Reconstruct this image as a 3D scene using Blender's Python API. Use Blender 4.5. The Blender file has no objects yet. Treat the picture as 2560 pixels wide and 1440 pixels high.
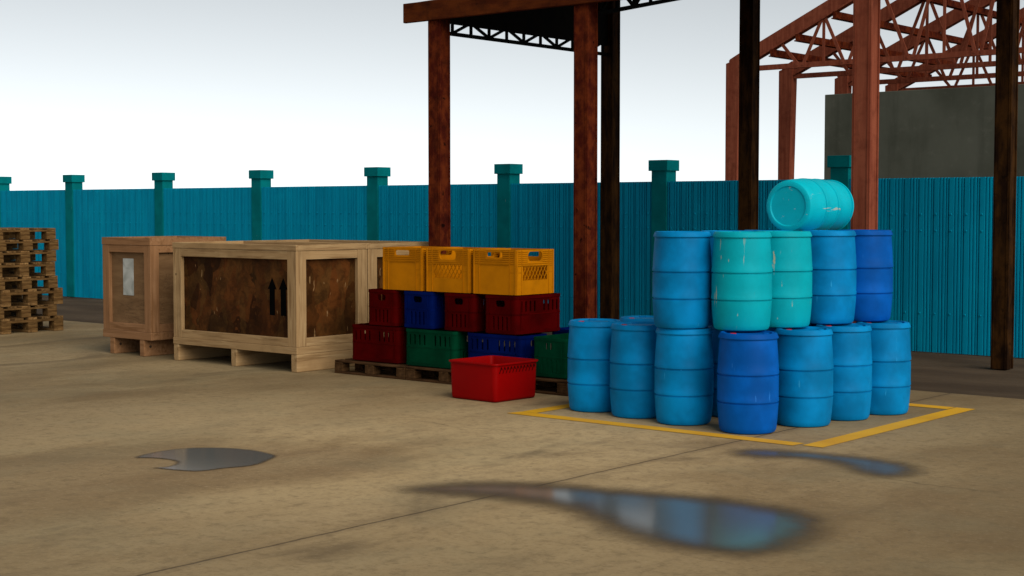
import bpy, bmesh, math, random
from mathutils import Vector, Matrix
from mathutils.geometry import tessellate_polygon
random.seed(7)
sc = bpy.context.scene
COL = sc.collection
R = math.radians

# ------------------------------------------------------------------ materials
class NT:
    """thin wrapper round a node tree"""
    def __init__(s, t): s.t = t
    def n(s, kind, **kw):
        nd = s.t.nodes.new(kind)
        for k, v in kw.items():
            if hasattr(nd, k): setattr(nd, k, v)
        return nd
    def link(s, a, b): s.t.links.new(a, b)
    def val(s, sock, v):
        if hasattr(v, 'is_output'): s.link(v, sock)
        else: sock.default_value = v
    def coords(s, scale=(1, 1, 1), rnd=True, off=(0, 0, 0)):
        tc = s.n('ShaderNodeTexCoord'); mp = s.n('ShaderNodeMapping')
        mp.inputs['Scale'].default_value = scale
        if rnd:
            oi = s.n('ShaderNodeObjectInfo')
            ml = s.n('ShaderNodeVectorMath', operation='SCALE'); ml.inputs[0].default_value = (37.0, 19.0, 53.0)
            s.link(oi.outputs['Random'], ml.inputs['Scale'])
            ad = s.n('ShaderNodeVectorMath', operation='ADD')
            s.link(tc.outputs['Object'], ad.inputs[0]); s.link(ml.outputs[0], ad.inputs[1])
            s.link(ad.outputs[0], mp.inputs['Vector'])
        else:
            mp.inputs['Location'].default_value = off
            s.link(tc.outputs['Object'], mp.inputs['Vector'])
        return mp.outputs['Vector']
    def noise(s, vec, scale, detail=4, rough=.55, dist=0.0):
        nd = s.n('ShaderNodeTexNoise'); s.link(vec, nd.inputs['Vector'])
        nd.inputs['Scale'].default_value = scale; nd.inputs['Detail'].default_value = detail
        nd.inputs['Roughness'].default_value = rough; nd.inputs['Distortion'].default_value = dist
        return nd.outputs['Fac']
    def ramp(s, fac, a, b, inv=False):
        nd = s.n('ShaderNodeMapRange'); nd.interpolation_type = 'SMOOTHSTEP'
        s.link(fac, nd.inputs['Value'])
        nd.inputs['From Min'].default_value = a; nd.inputs['From Max'].default_value = b
        if inv: nd.inputs['To Min'].default_value = 1.0; nd.inputs['To Max'].default_value = 0.0
        return nd.outputs['Result']
    def mix(s, fac, a, b, mode='MIX'):
        nd = s.n('ShaderNodeMixRGB', blend_type=mode)
        s.val(nd.inputs['Fac'], fac)
        for sk, v in ((nd.inputs['Color1'], a), (nd.inputs['Color2'], b)):
            if isinstance(v, tuple): v = tuple(v)[:3] + (1.0,)
            s.val(sk, v)
        return nd.outputs['Color']
    def math(s, op, a, b=0.0):
        nd = s.n('ShaderNodeMath', operation=op); s.val(nd.inputs[0], a); s.val(nd.inputs[1], b)
        return nd.outputs[0]
    def bump(s, h, dist=.01, strength=.5):
        nd = s.n('ShaderNodeBump'); nd.inputs['Distance'].default_value = dist
        nd.inputs['Strength'].default_value = strength; s.link(h, nd.inputs['Height'])
        return nd.outputs['Normal']

def new_mat(name):
    m = bpy.data.materials.new(name); m.use_nodes = True
    m.node_tree.nodes.clear()
    t = NT(m.node_tree)
    out = t.n('ShaderNodeOutputMaterial'); b = t.n('ShaderNodeBsdfPrincipled')
    t.link(b.outputs[0], out.inputs['Surface'])
    return m, t, b, out

def c3(r, g, b): return (r, g, b, 1.0)

def plastic(name, col, rough=.42, scratch=None, mottle=.18, spec=.4, vary=0.0, smin=.615):
    m, t, b, o = new_mat(name)
    v = t.coords()
    n1 = t.noise(v, 3.0, 3); n2 = t.noise(v, 14.0, 4)
    dark = tuple(c * (1 - mottle * 1.6) for c in col); lite = tuple(min(1, c * (1 + mottle)) for c in col)
    c = t.mix(t.ramp(n1, .3, .7), dark, lite)
    c = t.mix(t.math('MULTIPLY', t.ramp(n2, .5, .8), .16), c, tuple(.55 * x for x in col))
    if scratch:
        vs = t.coords((9, 9, 1.1))
        s1 = t.noise(vs, 2.6, 5, .62, .4)
        vb = t.coords((3.2, 3.2, 1.6)); s2 = t.noise(vb, 1.3, 2)
        mk = t.math('MULTIPLY', t.ramp(s1, smin, smin + .03), t.ramp(s2, .47, .58))
        c = t.mix(mk, c, scratch)
    if vary:
        oi = t.n('ShaderNodeObjectInfo'); h = t.n('ShaderNodeHueSaturation')
        mr = t.n('ShaderNodeMapRange'); t.link(oi.outputs['Random'], mr.inputs['Value'])
        mr.inputs['To Min'].default_value = 1 - vary; mr.inputs['To Max'].default_value = 1 + vary
        t.link(mr.outputs[0], h.inputs['Value']); t.link(c, h.inputs['Color']); c = h.outputs['Color']
    t.link(c, b.inputs['Base Color'])
    t.link(t.math('ADD', t.math('MULTIPLY', n2, .25), rough - .1), b.inputs['Roughness'])
    b.inputs['Specular IOR Level'].default_value = spec
    t.link(t.bump(t.noise(v, 60.0, 3), .002, .25), b.inputs['Normal'])
    return m

def wood(name, c_dark, c_mid, c_lite, grain=(28, 28, 1.6), rough=.75, dirt=.25, knots=True, island=.25):
    """grain is the scale of the fibre noise on the three local axes (small = along the fibre)"""
    m, t, b, o = new_mat(name)
    geo = t.n('ShaderNodeNewGeometry')
    tc = t.n('ShaderNodeTexCoord')
    ad = t.n('ShaderNodeVectorMath', operation='ADD')
    sc_ = t.n('ShaderNodeVectorMath', operation='SCALE'); sc_.inputs[0].default_value = (5.3, 7.7, 3.9)
    t.link(geo.outputs['Random Per Island'], sc_.inputs['Scale'])
    t.link(tc.outputs['Object'], ad.inputs[0]); t.link(sc_.outputs[0], ad.inputs[1])
    mp = t.n('ShaderNodeMapping'); mp.inputs['Scale'].default_value = grain; t.link(ad.outputs[0], mp.inputs['Vector'])
    v = mp.outputs['Vector']
    g = t.noise(v, 1.0, 6, .6, .6)
    g2 = t.noise(v, .35, 3, .5, 1.4)
    c = t.mix(t.ramp(g, .3, .72), c_dark, c_lite)
    c = t.mix(t.ramp(g2, .35, .7), c, c_mid)
    if dirt:
        d = t.noise(ad.outputs[0], 2.3, 5, .6)
        c = t.mix(t.math('MULTIPLY', t.ramp(d, .48, .75), dirt), c, tuple(x * .35 for x in c_dark))
    if knots:
        vk = t.n('ShaderNodeTexVoronoi'); vk.inputs['Scale'].default_value = 3.1; t.link(ad.outputs[0], vk.inputs['Vector'])
        c = t.mix(t.math('MULTIPLY', t.ramp(vk.outputs['Distance'], .03, .075, True), .7), c, tuple(x * .3 for x in c_dark))
    h = t.n('ShaderNodeHueSaturation'); mr = t.n('ShaderNodeMapRange'); t.link(geo.outputs['Random Per Island'], mr.inputs['Value'])
    mr.inputs['To Min'].default_value = 1 - island; mr.inputs['To Max'].default_value = 1 + island
    t.link(mr.outputs[0], h.inputs['Value']); t.link(c, h.inputs['Color'])
    t.link(h.outputs['Color'], b.inputs['Base Color'])
    b.inputs['Roughness'].default_value = rough; b.inputs['Specular IOR Level'].default_value = .08
    t.link(t.bump(g, .004, .5), b.inputs['Normal'])
    return m

def steel(name, base, rust, dark, pit=.5, stretch=(6, 6, 1.2), rough=.8, spec=.06):
    m, t, b, o = new_mat(name)
    v = t.coords(stretch); v1 = t.coords()
    a = t.noise(v, 1.6, 6, .65); f = t.noise(v1, 5.0, 6, .7); p = t.noise(v1, 9.0, 3, .5, .5)
    c = t.mix(t.ramp(a, .35, .65), base, rust)
    c = t.mix(t.math('MULTIPLY', t.ramp(f, .45, .7), .6), c, dark)
    c = t.mix(t.math('MULTIPLY', t.ramp(p, .66, .72), pit), c, tuple(x * .12 for x in dark))
    t.link(c, b.inputs['Base Color']); b.inputs['Roughness'].default_value = rough
    b.inputs['Specular IOR Level'].default_value = spec
    t.link(t.bump(f, .006, .5), b.inputs['Normal'])
    return m

# colours of the things
M = {}
def build_materials():
    M['fence'] = fence_paint('painted_sheet', (.0005, .265, .435), (.0004, .19, .33), (.0008, .32, .48))
    M['fence_post'] = plastic('painted_post', (.0004, .160, .180), .75, (.25, .36, .32), .10, .03, 0, .70)
    M['red_rust'] = steel('red_rust_steel', (.055, .0062, .0028), (.135, .024, .0055), (.020, .0030, .0016), .85, (5, 5, 3.2))
    M['shaded_rust'] = steel('shaded_rust_steel', (.011, .0042, .0016), (.046, .0185, .004), (.005, .0022, .001))  # back columns: rust darkened further, with the shade under the roof in its colour
    M['fascia'] = steel('rusty_fascia', (.050, .0092, .0022), (.098, .022, .004), (.022, .0052, .0016), .3, (1.2, 5, 5))
    M['oxide'] = steel('red_oxide_paint', (.178, .042, .022), (.245, .068, .036), (.115, .026, .014), .12, (9, 9, .5), .7)
    M['roof'] = steel('grey_roof', (.06, .063, .05), (.09, .08, .06), (.03, .03, .025))
    M['dark'] = steel('black_steel', (.004, .004, .004), (.008, .006, .004), (.003, .003, .003))
    M['concrete_wall'] = wall_mat()
    P = ((.205, .120, .052), (.345, .220, .105), (.42, .285, .145))
    M['pine'] = wood('pale_pine', *P, (1.8, 26, 26))
    M['pine_v'] = wood('pale_pine_upright', *P, (26, 26, 1.8))
    M['pine_d'] = wood('pale_pine_depth', *P, (26, 1.8, 26))
    K = ((.175, .083, .034), (.265, .135, .062), (.315, .170, .084))
    M['pink'] = wood('reddish_pine', *K, (1.5, 22, 22), .75, .15, True, .12)
    M['pink_v'] = wood('reddish_pine_upright', *K, (22, 22, 1.5), .75, .15, True, .12)
    M['ply'] = ply_mat()
    M['osb'] = osb_mat()
    M['pallet'] = wood('old_pallet', (.050, .024, .007), (.165, .090, .033), (.26, .152, .060), (2.2, 20, 20), .85, .6, False, .3)
    M['block'] = wood('old_pallet_block', (.034, .016, .0045), (.115, .060, .020), (.20, .115, .042), (18, 5, 24), .85, .55, False, .25)
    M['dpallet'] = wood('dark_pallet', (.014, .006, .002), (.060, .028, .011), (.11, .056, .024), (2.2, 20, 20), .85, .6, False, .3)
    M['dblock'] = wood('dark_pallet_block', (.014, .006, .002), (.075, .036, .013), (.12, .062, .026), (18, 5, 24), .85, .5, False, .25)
    M['black'] = plastic('black_ink', (.0015, .0015, .0015), .9, None, .1, .03)
    M['paper'] = paper_mat()
    M['bolt'] = plastic('dark_bolt', (.04, .022, .012), .6)
    M['line'] = line_mat()
    M['blue'] = plastic('blue_plastic', (.0004, .205, .50), .5, (.02, .30, .62), .16, .06, .05, .672)
    M['deep'] = plastic('deep_blue_plastic', (.0004, .092, .42), .5, (.02, .17, .58), .16, .06, 0, .672)
    M['teal'] = plastic('teal_plastic', (.0004, .36, .45), .5, (.42, .42, .30), .06, .07, 0, .645)
    M['turq'] = plastic('turquoise_plastic', (.0004, .46, .58), .48, (.40, .48, .44), .05, .09, 0, .65)
    M['cap'] = plastic('red_cap', (.50, .008, .012), .4, None, .1, .2)
    M['c_red'] = plastic('dull_red_plastic', (.060, .0003, .0004), .6, None, .22, .02)
    M['c_blue'] = plastic('dull_blue_plastic', (.0003, .0065, .080), .6, None, .2, .02)
    M['c_green'] = plastic('dull_green_plastic', (.0003, .042, .018), .6, None, .2, .02)
    M['c_yel'] = plastic('amber_plastic', (.46, .160, .0008), .55, None, .12, .04)
    M['tub'] = plastic('bright_red_plastic', (.25, .0006, .0006), .45, None, .04, .06)

def fence_paint(name, a, d, l):
    m, t, b, o = new_mat(name)
    v = t.coords((3, 3, .35)); v1 = t.coords()
    n = t.noise(v, 1.4, 5, .6); n2 = t.noise(v1, 2.2, 5, .6); n3 = t.noise(v1, 30, 3)
    c = t.mix(t.math('MULTIPLY', t.ramp(n, .35, .72), .7), a, d)
    c = t.mix(t.math('MULTIPLY', t.ramp(n2, .45, .8), .45), c, l)
    c = t.mix(t.math('MULTIPLY', t.ramp(n3, .62, .8), .2), c, tuple(x * .5 for x in d))
    t.link(c, b.inputs['Base Color']); b.inputs['Roughness'].default_value = .55
    b.inputs['Specular IOR Level'].default_value = .02
    return m

def wall_mat():
    m, t, b, o = new_mat('grey_render')
    v = t.coords(); n = t.noise(v, .5, 5, .6); n2 = t.noise(v, 3.5, 6, .7); n3 = t.noise(t.coords((4, 4, .4)), .8, 5)
    c = t.mix(t.ramp(n, .3, .7), (.058, .062, .047), (.098, .103, .082))
    c = t.mix(t.math('MULTIPLY', t.ramp(n2, .55, .8), .35), c, (.17, .17, .14))
    c = t.mix(t.math('MULTIPLY', t.ramp(n3, .5, .75), .4), c, (.03, .032, .025))
    t.link(c, b.inputs['Base Color']); b.inputs['Roughness'].default_value = .9
    b.inputs['Specular IOR Level'].default_value = .1
    return m

def ply_mat():
    m, t, b, o = new_mat('plywood_face')
    v = t.coords((1, 1, 5)); n = t.noise(v, 2.2, 6, .65, .8); n2 = t.noise(t.coords(), 1.6, 4)
    cr = t.noise(t.coords((2.2, 2.2, 13)), 1.4, 5, .7, 1.2); bt = t.noise(t.coords(), 1.2, 2)
    c = t.mix(t.ramp(n, .3, .7), (.145, .078, .033), (.225, .128, .058))
    c = t.mix(t.math('MULTIPLY', t.ramp(n2, .4, .75), .35), c, (.085, .048, .022))
    line = t.math('SUBTRACT', 1.0, t.ramp(t.math('ABSOLUTE', t.math('SUBTRACT', cr, .5)), .0, .018))
    c = t.mix(t.math('MULTIPLY', t.math('MULTIPLY', line, t.ramp(bt, .45, .6)), .75), c, (.03, .015, .008))
    t.link(c, b.inputs['Base Color']); b.inputs['Roughness'].default_value = .8
    b.inputs['Specular IOR Level'].default_value = .2
    return m

def osb_mat():
    m, t, b, o = new_mat('dark_strand_board')
    v = t.coords((1, 1, 1)); warp = t.noise(v, 2.2, 3)
    def cells(scale, rot, sc_):
        mp = t.n('ShaderNodeMapping'); t.link(v, mp.inputs['Vector']); mp.inputs['Rotation'].default_value = rot
        mp.inputs['Scale'].default_value = sc_
        ad = t.n('ShaderNodeVectorMath', operation='ADD'); t.link(mp.outputs[0], ad.inputs[0]); t.link(warp, ad.inputs[1])
        vo = t.n('ShaderNodeTexVoronoi'); vo.inputs['Scale'].default_value = scale; t.link(ad.outputs[0], vo.inputs['Vector'])
        sp = t.n('ShaderNodeSeparateColor'); t.link(vo.outputs['Color'], sp.inputs[0])
        return sp.outputs[0], sp.outputs[1], vo.outputs['Distance']
    a1, a2, ad_ = cells(1.9, (.4, .4, .2), (2.2, 2.2, 1)); b1, b2, bd = cells(2.6, (-.5, -.5, .1), (2.6, 2.6, .9))
    n = t.noise(v, 5.5, 6, .7, .6); n2 = t.noise(v, 1.7, 4, .6); n4 = t.noise(v, 11, 5, .7, .8)
    c = t.mix(a1, (.010, .0036, .0011), (.115, .036, .008))
    c = t.mix(t.math('MULTIPLY', t.math('POWER', b1, 1.6), .6), c, (.105, .050, .013))
    c = t.mix(t.math('ADD', .45, t.math('MULTIPLY', t.ramp(n, .38, .62), .55)), (.012, .0045, .0015), c)
    c = t.mix(t.math('MULTIPLY', t.ramp(n2, .45, .70), .55), c, (.014, .006, .002))
    c = t.mix(t.math('MULTIPLY', t.ramp(n4, .66, .74), t.ramp(n2, .42, .3)), c, (.36, .10, .006))
    fl = t.math('MULTIPLY', t.ramp(cells(3.4, (.5, .35, .5), (4.6, 4.6, .8))[2], .13, .16, True), 1.0)
    fl = t.math('MULTIPLY', fl, t.ramp(t.noise(v, 1.9, 1), .545, .575))
    c = t.mix(t.math('MULTIPLY', fl, .8), c, (.27, .16, .07))
    t.link(c, b.inputs['Base Color']); b.inputs['Roughness'].default_value = .6
    b.inputs['Specular IOR Level'].default_value = .04
    t.link(t.bump(n, .003, .4), b.inputs['Normal'])
    return m

def paper_mat():
    m, t, b, o = new_mat('weathered_paper')
    v = t.coords(); n = t.noise(v, 5.5, 3, .5, .6)
    t.link(t.mix(t.ramp(n, .3, .7), (.27, .29, .27), (.47, .49, .47)), b.inputs['Base Color'])
    b.inputs['Roughness'].default_value = .7
    return m

def line_mat():
    m, t, b, o = new_mat('yellow_floor_paint')
    v = t.coords(rnd=False); n = t.noise(v, 6, 6, .7); n2 = t.noise(v, 1.5, 4)
    c = t.mix(t.ramp(n2, .35, .7), (.72, .385, .001), (.60, .295, .001))
    c = t.mix(t.math('MULTIPLY', t.ramp(n, .62, .78), .22), c, (.34, .20, .05))
    t.link(c, b.inputs['Base Color']); b.inputs['Roughness'].default_value = .7
    return m

def floor_mat():
    m, t, b, o = new_mat('stained_concrete')
    v = t.coords(rnd=False)
    vl = t.coords((1.0, .55, 1), rnd=False)
    big = t.noise(vl, .28, 5, .55, .4); mid = t.noise(vl, 1.1, 6, .62, .6); fine = t.noise(v, 9.0, 6, .7); gr = t.noise(v, 70.0, 3, .6)
    c = t.mix(t.ramp(mid, .30, .70), (.250, .168, .080), (.49, .355, .185))
    c = t.mix(t.math('MULTIPLY', t.ramp(big, .40, .66), .55), c, (.56, .425, .240))
    c = t.mix(t.math('MULTIPLY', t.ramp(big, .52, .36), .45), c, (.235, .158, .085))
    st = t.noise(vl, .62, 5, .6, .8)
    c = t.mix(t.math('MULTIPLY', t.ramp(st, .58, .72), .62), c, (.10, .068, .040))
    c = t.mix(t.math('MULTIPLY', t.ramp(fine, .46, .70), .46), c, (.17, .12, .065))
    c = t.mix(t.math('MULTIPLY', t.ramp(t.noise(t.coords((1.0, .35, 1), rnd=False), 3.2, 6, .7, .5), .52, .70), .35), c, (.20, .14, .078))
    c = t.mix(t.math('MULTIPLY', t.ramp(gr, .60, .80), .22), c, (.09, .065, .04))
    c = t.mix(t.math('MULTIPLY', t.ramp(gr, .40, .22), .20), c, (.55, .45, .33))
    g2 = t.noise(v, 26.0, 5, .7)
    c = t.mix(t.math('MULTIPLY', t.ramp(g2, .50, .70), .35), c, (.16, .11, .062))
    c = t.mix(t.math('MULTIPLY', t.ramp(g2, .46, .30), .22), c, (.66, .53, .36))
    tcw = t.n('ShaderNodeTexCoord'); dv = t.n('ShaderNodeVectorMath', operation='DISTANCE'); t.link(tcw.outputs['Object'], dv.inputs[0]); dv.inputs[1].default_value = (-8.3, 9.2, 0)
    vig = t.ramp(t.math('ADD', dv.outputs['Value'], t.math('MULTIPLY', t.math('SUBTRACT', mid, .5), 5.0)), .6, 6.2)
    c = t.mix(t.math('MULTIPLY', vig, .46), c, (.098, .076, .040))  # vignette painted into the floor colour, darkening outward from a pale middle
    ol = t.noise(v, .8, 4, .6)
    c = t.mix(t.math('MULTIPLY', t.ramp(ol, .45, .68), .22), c, (.20, .185, .115))
    vp = t.n('ShaderNodeTexVoronoi'); vp.inputs['Scale'].default_value = 9.0; t.link(v, vp.inputs['Vector'])
    c = t.mix(t.math('MULTIPLY', t.ramp(vp.outputs['Distance'], .05, .13, True), t.math('MULTIPLY', t.ramp(t.noise(v, 1.7, 3), .50, .62), .6)), c, (.06, .042, .025))
    # sawn joint and two hairline cracks in the slab
    tc = t.n('ShaderNodeTexCoord'); sp = t.n('ShaderNodeSeparateXYZ'); t.link(tc.outputs['Object'], sp.inputs[0])
    wob = t.math('MULTIPLY', t.math('SUBTRACT', t.noise(v, 3.5, 4, .6), .5), .035)
    j = t.math('ABSOLUTE', t.math('SUBTRACT', t.math('ADD', sp.outputs['X'], wob), -6.785))
    jl = t.ramp(j, .006, .016, True)
    halo = t.ramp(j, .01, .11, True)
    wob2 = t.math('MULTIPLY', t.math('SUBTRACT', t.noise(v, .9, 4, .6), .5), .5)
    k = t.math('ABSOLUTE', t.math('SUBTRACT', t.math('ADD', sp.outputs['Y'], wob2), 10.28))
    kl = t.math('MULTIPLY', t.ramp(k, .003, .016, True), t.ramp(t.noise(v, .7, 2), .5, .6))
    c = t.mix(t.math('MULTIPLY', halo, .26), c, (.13, .09, .055))
    c = t.mix(t.math('MULTIPLY', t.math('MAXIMUM', jl, t.math('MULTIPLY', kl, .6)), .55), c, (.05, .036, .022))
    t.link(c, b.inputs['Base Color'])
    t.link(t.math('ADD', t.math('MULTIPLY', fine, .2), .68), b.inputs['Roughness'])
    b.inputs['Specular IOR Level'].default_value = .12
    hgt = t.math('SUBTRACT', t.math('ADD', t.math('MULTIPLY', fine, .5), t.math('MULTIPLY', gr, .4)), t.math('MULTIPLY', jl, 2.0))
    t.link(t.bump(hgt, .007, .65), b.inputs['Normal'])
    return m

def dirt_mat():
    m, t, b, o = new_mat('dark_dirt')
    v = t.coords(rnd=False); n = t.noise(t.coords((.4, 1, 1), rnd=False), .9, 6, .62); f = t.noise(v, 14, 5, .7)
    c = t.mix(t.ramp(n, .35, .68), (.058, .040, .026), (.098, .070, .045))
    c = t.mix(t.math('MULTIPLY', t.ramp(f, .5, .75), .4), c, (.035, .026, .018))
    t.link(c, b.inputs['Base Color']); b.inputs['Roughness'].default_value = .95
    b.inputs['Specular IOR Level'].default_value = .1
    t.link(t.bump(f, .012, .5), b.inputs['Normal'])
    return m

def puddle_mat(name, w0, w1, rough, wet=1.0, core=1.0, amp=.3):
    m, t, b, o = new_mat(name)
    at = t.n('ShaderNodeAttribute'); at.attribute_name = 'depth'
    v = t.coords(rnd=False)
    a = t.math('ADD', at.outputs['Fac'], t.math('MULTIPLY', t.math('SUBTRACT', t.noise(v, 3.4, 5, .65), .5), amp))
    # damp ground round the water, then the open water
    b.inputs['Base Color'].default_value = c3(.075, .052, .030); b.inputs['Roughness'].default_value = .6
    b.inputs['Specular IOR Level'].default_value = .3
    w = t.n('ShaderNodeBsdfPrincipled'); w.inputs['Base Color'].default_value = c3(.125, .135, .13)
    w.inputs['Roughness'].default_value = rough; w.inputs['IOR'].default_value = 1.55
    tr = t.n('ShaderNodeBsdfTransparent')
    m1 = t.n('ShaderNodeMixShader'); t.val(m1.inputs[0], t.math('MULTIPLY', t.ramp(a, w0, w1), core)); t.link(b.outputs[0], m1.inputs[1]); t.link(w.outputs[0], m1.inputs[2])
    m2 = t.n('ShaderNodeMixShader'); t.val(m2.inputs[0], t.math('MULTIPLY', t.ramp(a, 0.0, w1 * .85), wet)); t.link(tr.outputs[0], m2.inputs[1]); t.link(m1.outputs[0], m2.inputs[2])
    t.link(m2.outputs[0], o.inputs['Surface'])
    return m

build_materials()

# ------------------------------------------------------------------ mesh helpers
def add_box(bm, x0, x1, y0, y1, z0, z1, bev=0.0, mat=None):
    vs = [bm.verts.new((x, y, z)) for z in (z0, z1) for y in (y0, y1) for x in (x0, x1)]
    fs = [bm.faces.new([vs[i] for i in q]) for q in ((0, 2, 3, 1), (4, 5, 7, 6), (0, 1, 5, 4), (2, 6, 7, 3), (0, 4, 6, 2), (1, 3, 7, 5))]
    if bev:
        es = list({e for f in fs for e in f.edges})
        r = bmesh.ops.bevel(bm, geom=es, offset=bev, segments=1, affect='EDGES', profile=.5)
        vs = list({v for f in r['faces'] for v in f.verts} | {v for v in vs if v.is_valid})
    if mat is not None: bmesh.ops.transform(bm, matrix=mat, verts=[v for v in vs if v.is_valid])
    return bm

def add_bar(bm, p, q, w, h, up=Vector((0, 0, 1)), bev=0.0):
    """a square bar from p to q, w across and h along 'up'"""
    p = Vector(p); q = Vector(q); d = q - p; L = d.length; d.normalize()
    s = d.cross(up)
    if s.length < 1e-4: s = d.cross(Vector((0, 1, 0)))
    s.normalize(); u = s.cross(d)
    mt = Matrix((( *d, ), ( *s, ), ( *u, ))).transposed().to_4x4(); mt.translation = p
    add_box(bm, 0, L, -w / 2, w / 2, -h / 2, h / 2, bev, mt)

def add_lathe(bm, prof, n=48, cap0=True, cap1=True):
    rings = []
    for r, z in prof:
        rings.append([bm.verts.new((r * math.cos(2 * math.pi * i / n), r * math.sin(2 * math.pi * i / n), z)) for i in range(n)])
    for a, b in zip(rings, rings[1:]):
        for i in range(n):
            bm.faces.new((a[i], a[(i + 1) % n], b[(i + 1) % n], b[i]))
    if cap0: bm.faces.new(list(reversed(rings[0])))
    if cap1: bm.faces.new(rings[-1])

def obj(name, bm, mat, parent=None, smooth=False, loc=(0, 0, 0), angle=35):
    bmesh.ops.recalc_face_normals(bm, faces=bm.faces[:])
    fl = [f for f in bm.faces]
    if fl and all(abs(f.normal.z) > .999 for f in fl) and fl[0].normal.z < 0 and max(v.co.z for v in bm.verts) - min(v.co.z for v in bm.verts) < 1e-5:
        bmesh.ops.reverse_faces(bm, faces=fl)
    me = bpy.data.meshes.new(name); bm.to_mesh(me); bm.free()
    me.materials.append(mat)
    if smooth:
        me.shade_smooth()
        me.set_sharp_from_angle(angle=R(angle))
    o = bpy.data.objects.new(name, me); COL.objects.link(o)
    o.location = loc
    if parent is not None: o.parent = parent
    return o

def tag(o, label=None, cat=None, group=None, kind=None):
    for k, v in (('label', label), ('category', cat), ('group', group), ('kind', kind)):
        if v: o[k] = v
    return o

def thing(name, label, cat, loc=(0, 0, 0), rz=0.0, group=None):
    o = bpy.data.objects.new(name, None); COL.objects.link(o)
    o.empty_display_size = .1; o.location = loc; o.rotation_euler = (0, 0, rz)
    return tag(o, label, cat, group)

def copy_thing(src, loc, rot=(0, 0, 0), label=None, mat_map=None):
    """a copy of a thing with its parts and sub-parts; mat_map swaps a paint colour"""
    def rec(o, par):
        c = o.copy(); COL.objects.link(c); c.parent = par
        if o.type == 'MESH' and mat_map and o.data.materials and o.data.materials[0] in mat_map:
            c.material_slots[0].link = 'OBJECT'; c.material_slots[0].material = mat_map[o.data.materials[0]]
        for ch in list(o.children): rec(ch, c)
        return c
    r = rec(src, None)
    r.location = loc; r.rotation_euler = rot
    if label: r['label'] = label
    return r

def holed(bm, outline, holes, thick, mat):
    """a slab in the local XZ plane (outline, holes as 2D loops), thick along +Y, placed by mat"""
    loops = [outline] + holes
    pts = [Vector((p[0], 0, p[1])) for l in loops for p in l]
    tri = tessellate_polygon([[Vector((p[0], p[1], 0)) for p in l] for l in loops])
    A = [bm.verts.new(mat @ p) for p in pts]; B = [bm.verts.new(mat @ (p + Vector((0, thick, 0)))) for p in pts]
    for t in tri:
        try:
            bm.faces.new([A[i] for i in t]); bm.faces.new([B[i] for i in reversed(t)])
        except ValueError: pass
    k = 0
    for l in loops:
        n = len(l)
        for i in range(n):
            a, b = k + i, k + (i + 1) % n
            bm.faces.new((A[a], A[b], B[b], B[a]))
        k += n

def rrect(cx, cz, w, h, r, n=3):
    r = min(r, w / 2 - 1e-4, h / 2 - 1e-4); out = []
    for sx, sz, a0 in ((1, 1, 0), (-1, 1, 90), (-1, -1, 180), (1, -1, 270)):
        for i in range(n + 1):
            a = R(a0 + 90 * i / n)
            out.append((cx + sx * (w / 2 - r) + r * math.cos(a), cz + sz * (h / 2 - r) + r * math.sin(a)))
    return out

# ------------------------------------------------------------------ ground
def sheet(name, x0, x1, y0, y1, z, mat, kind='structure'):
    bm = bmesh.new()
    vs = [bm.verts.new(p) for p in ((x0, y0, z), (x1, y0, z), (x1, y1, z), (x0, y1, z))]
    bm.faces.new(vs)
    return tag(obj(name, bm, mat), None, None, None, kind)

DIRT = dirt_mat()
sheet('ground', -500, 500, -300, 700, -.012, DIRT)
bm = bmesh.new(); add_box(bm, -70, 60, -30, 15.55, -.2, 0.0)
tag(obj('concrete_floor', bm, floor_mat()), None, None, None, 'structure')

# yellow floor markings
bm = bmesh.new()
def quad(bm, pts, z=.004):
    bm.faces.new([bm.verts.new((x, y, z)) for x, y in pts])
quad(bm, [(-9.44, 11.225), (-6.285, 11.225), (-6.265, 11.40), (-9.22, 11.405), (-9.40, 11.405)])
quad(bm, [(-6.225, 11.29), (-6.035, 11.29), (-6.035, 14.45), (-6.235, 14.45)])
quad(bm, [(-9.40, 11.413), (-9.22, 11.413), (-9.22, 14.45), (-9.40, 14.45)])
quad(bm, [(-9.21, 14.26), (-6.25, 14.26), (-6.25, 14.45), (-9.21, 14.45)])
tag(obj('floor_marking', bm, M['line']), 'yellow painted rectangle on the floor round the pile of drums', 'floor marking', None, 'structure')

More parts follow.
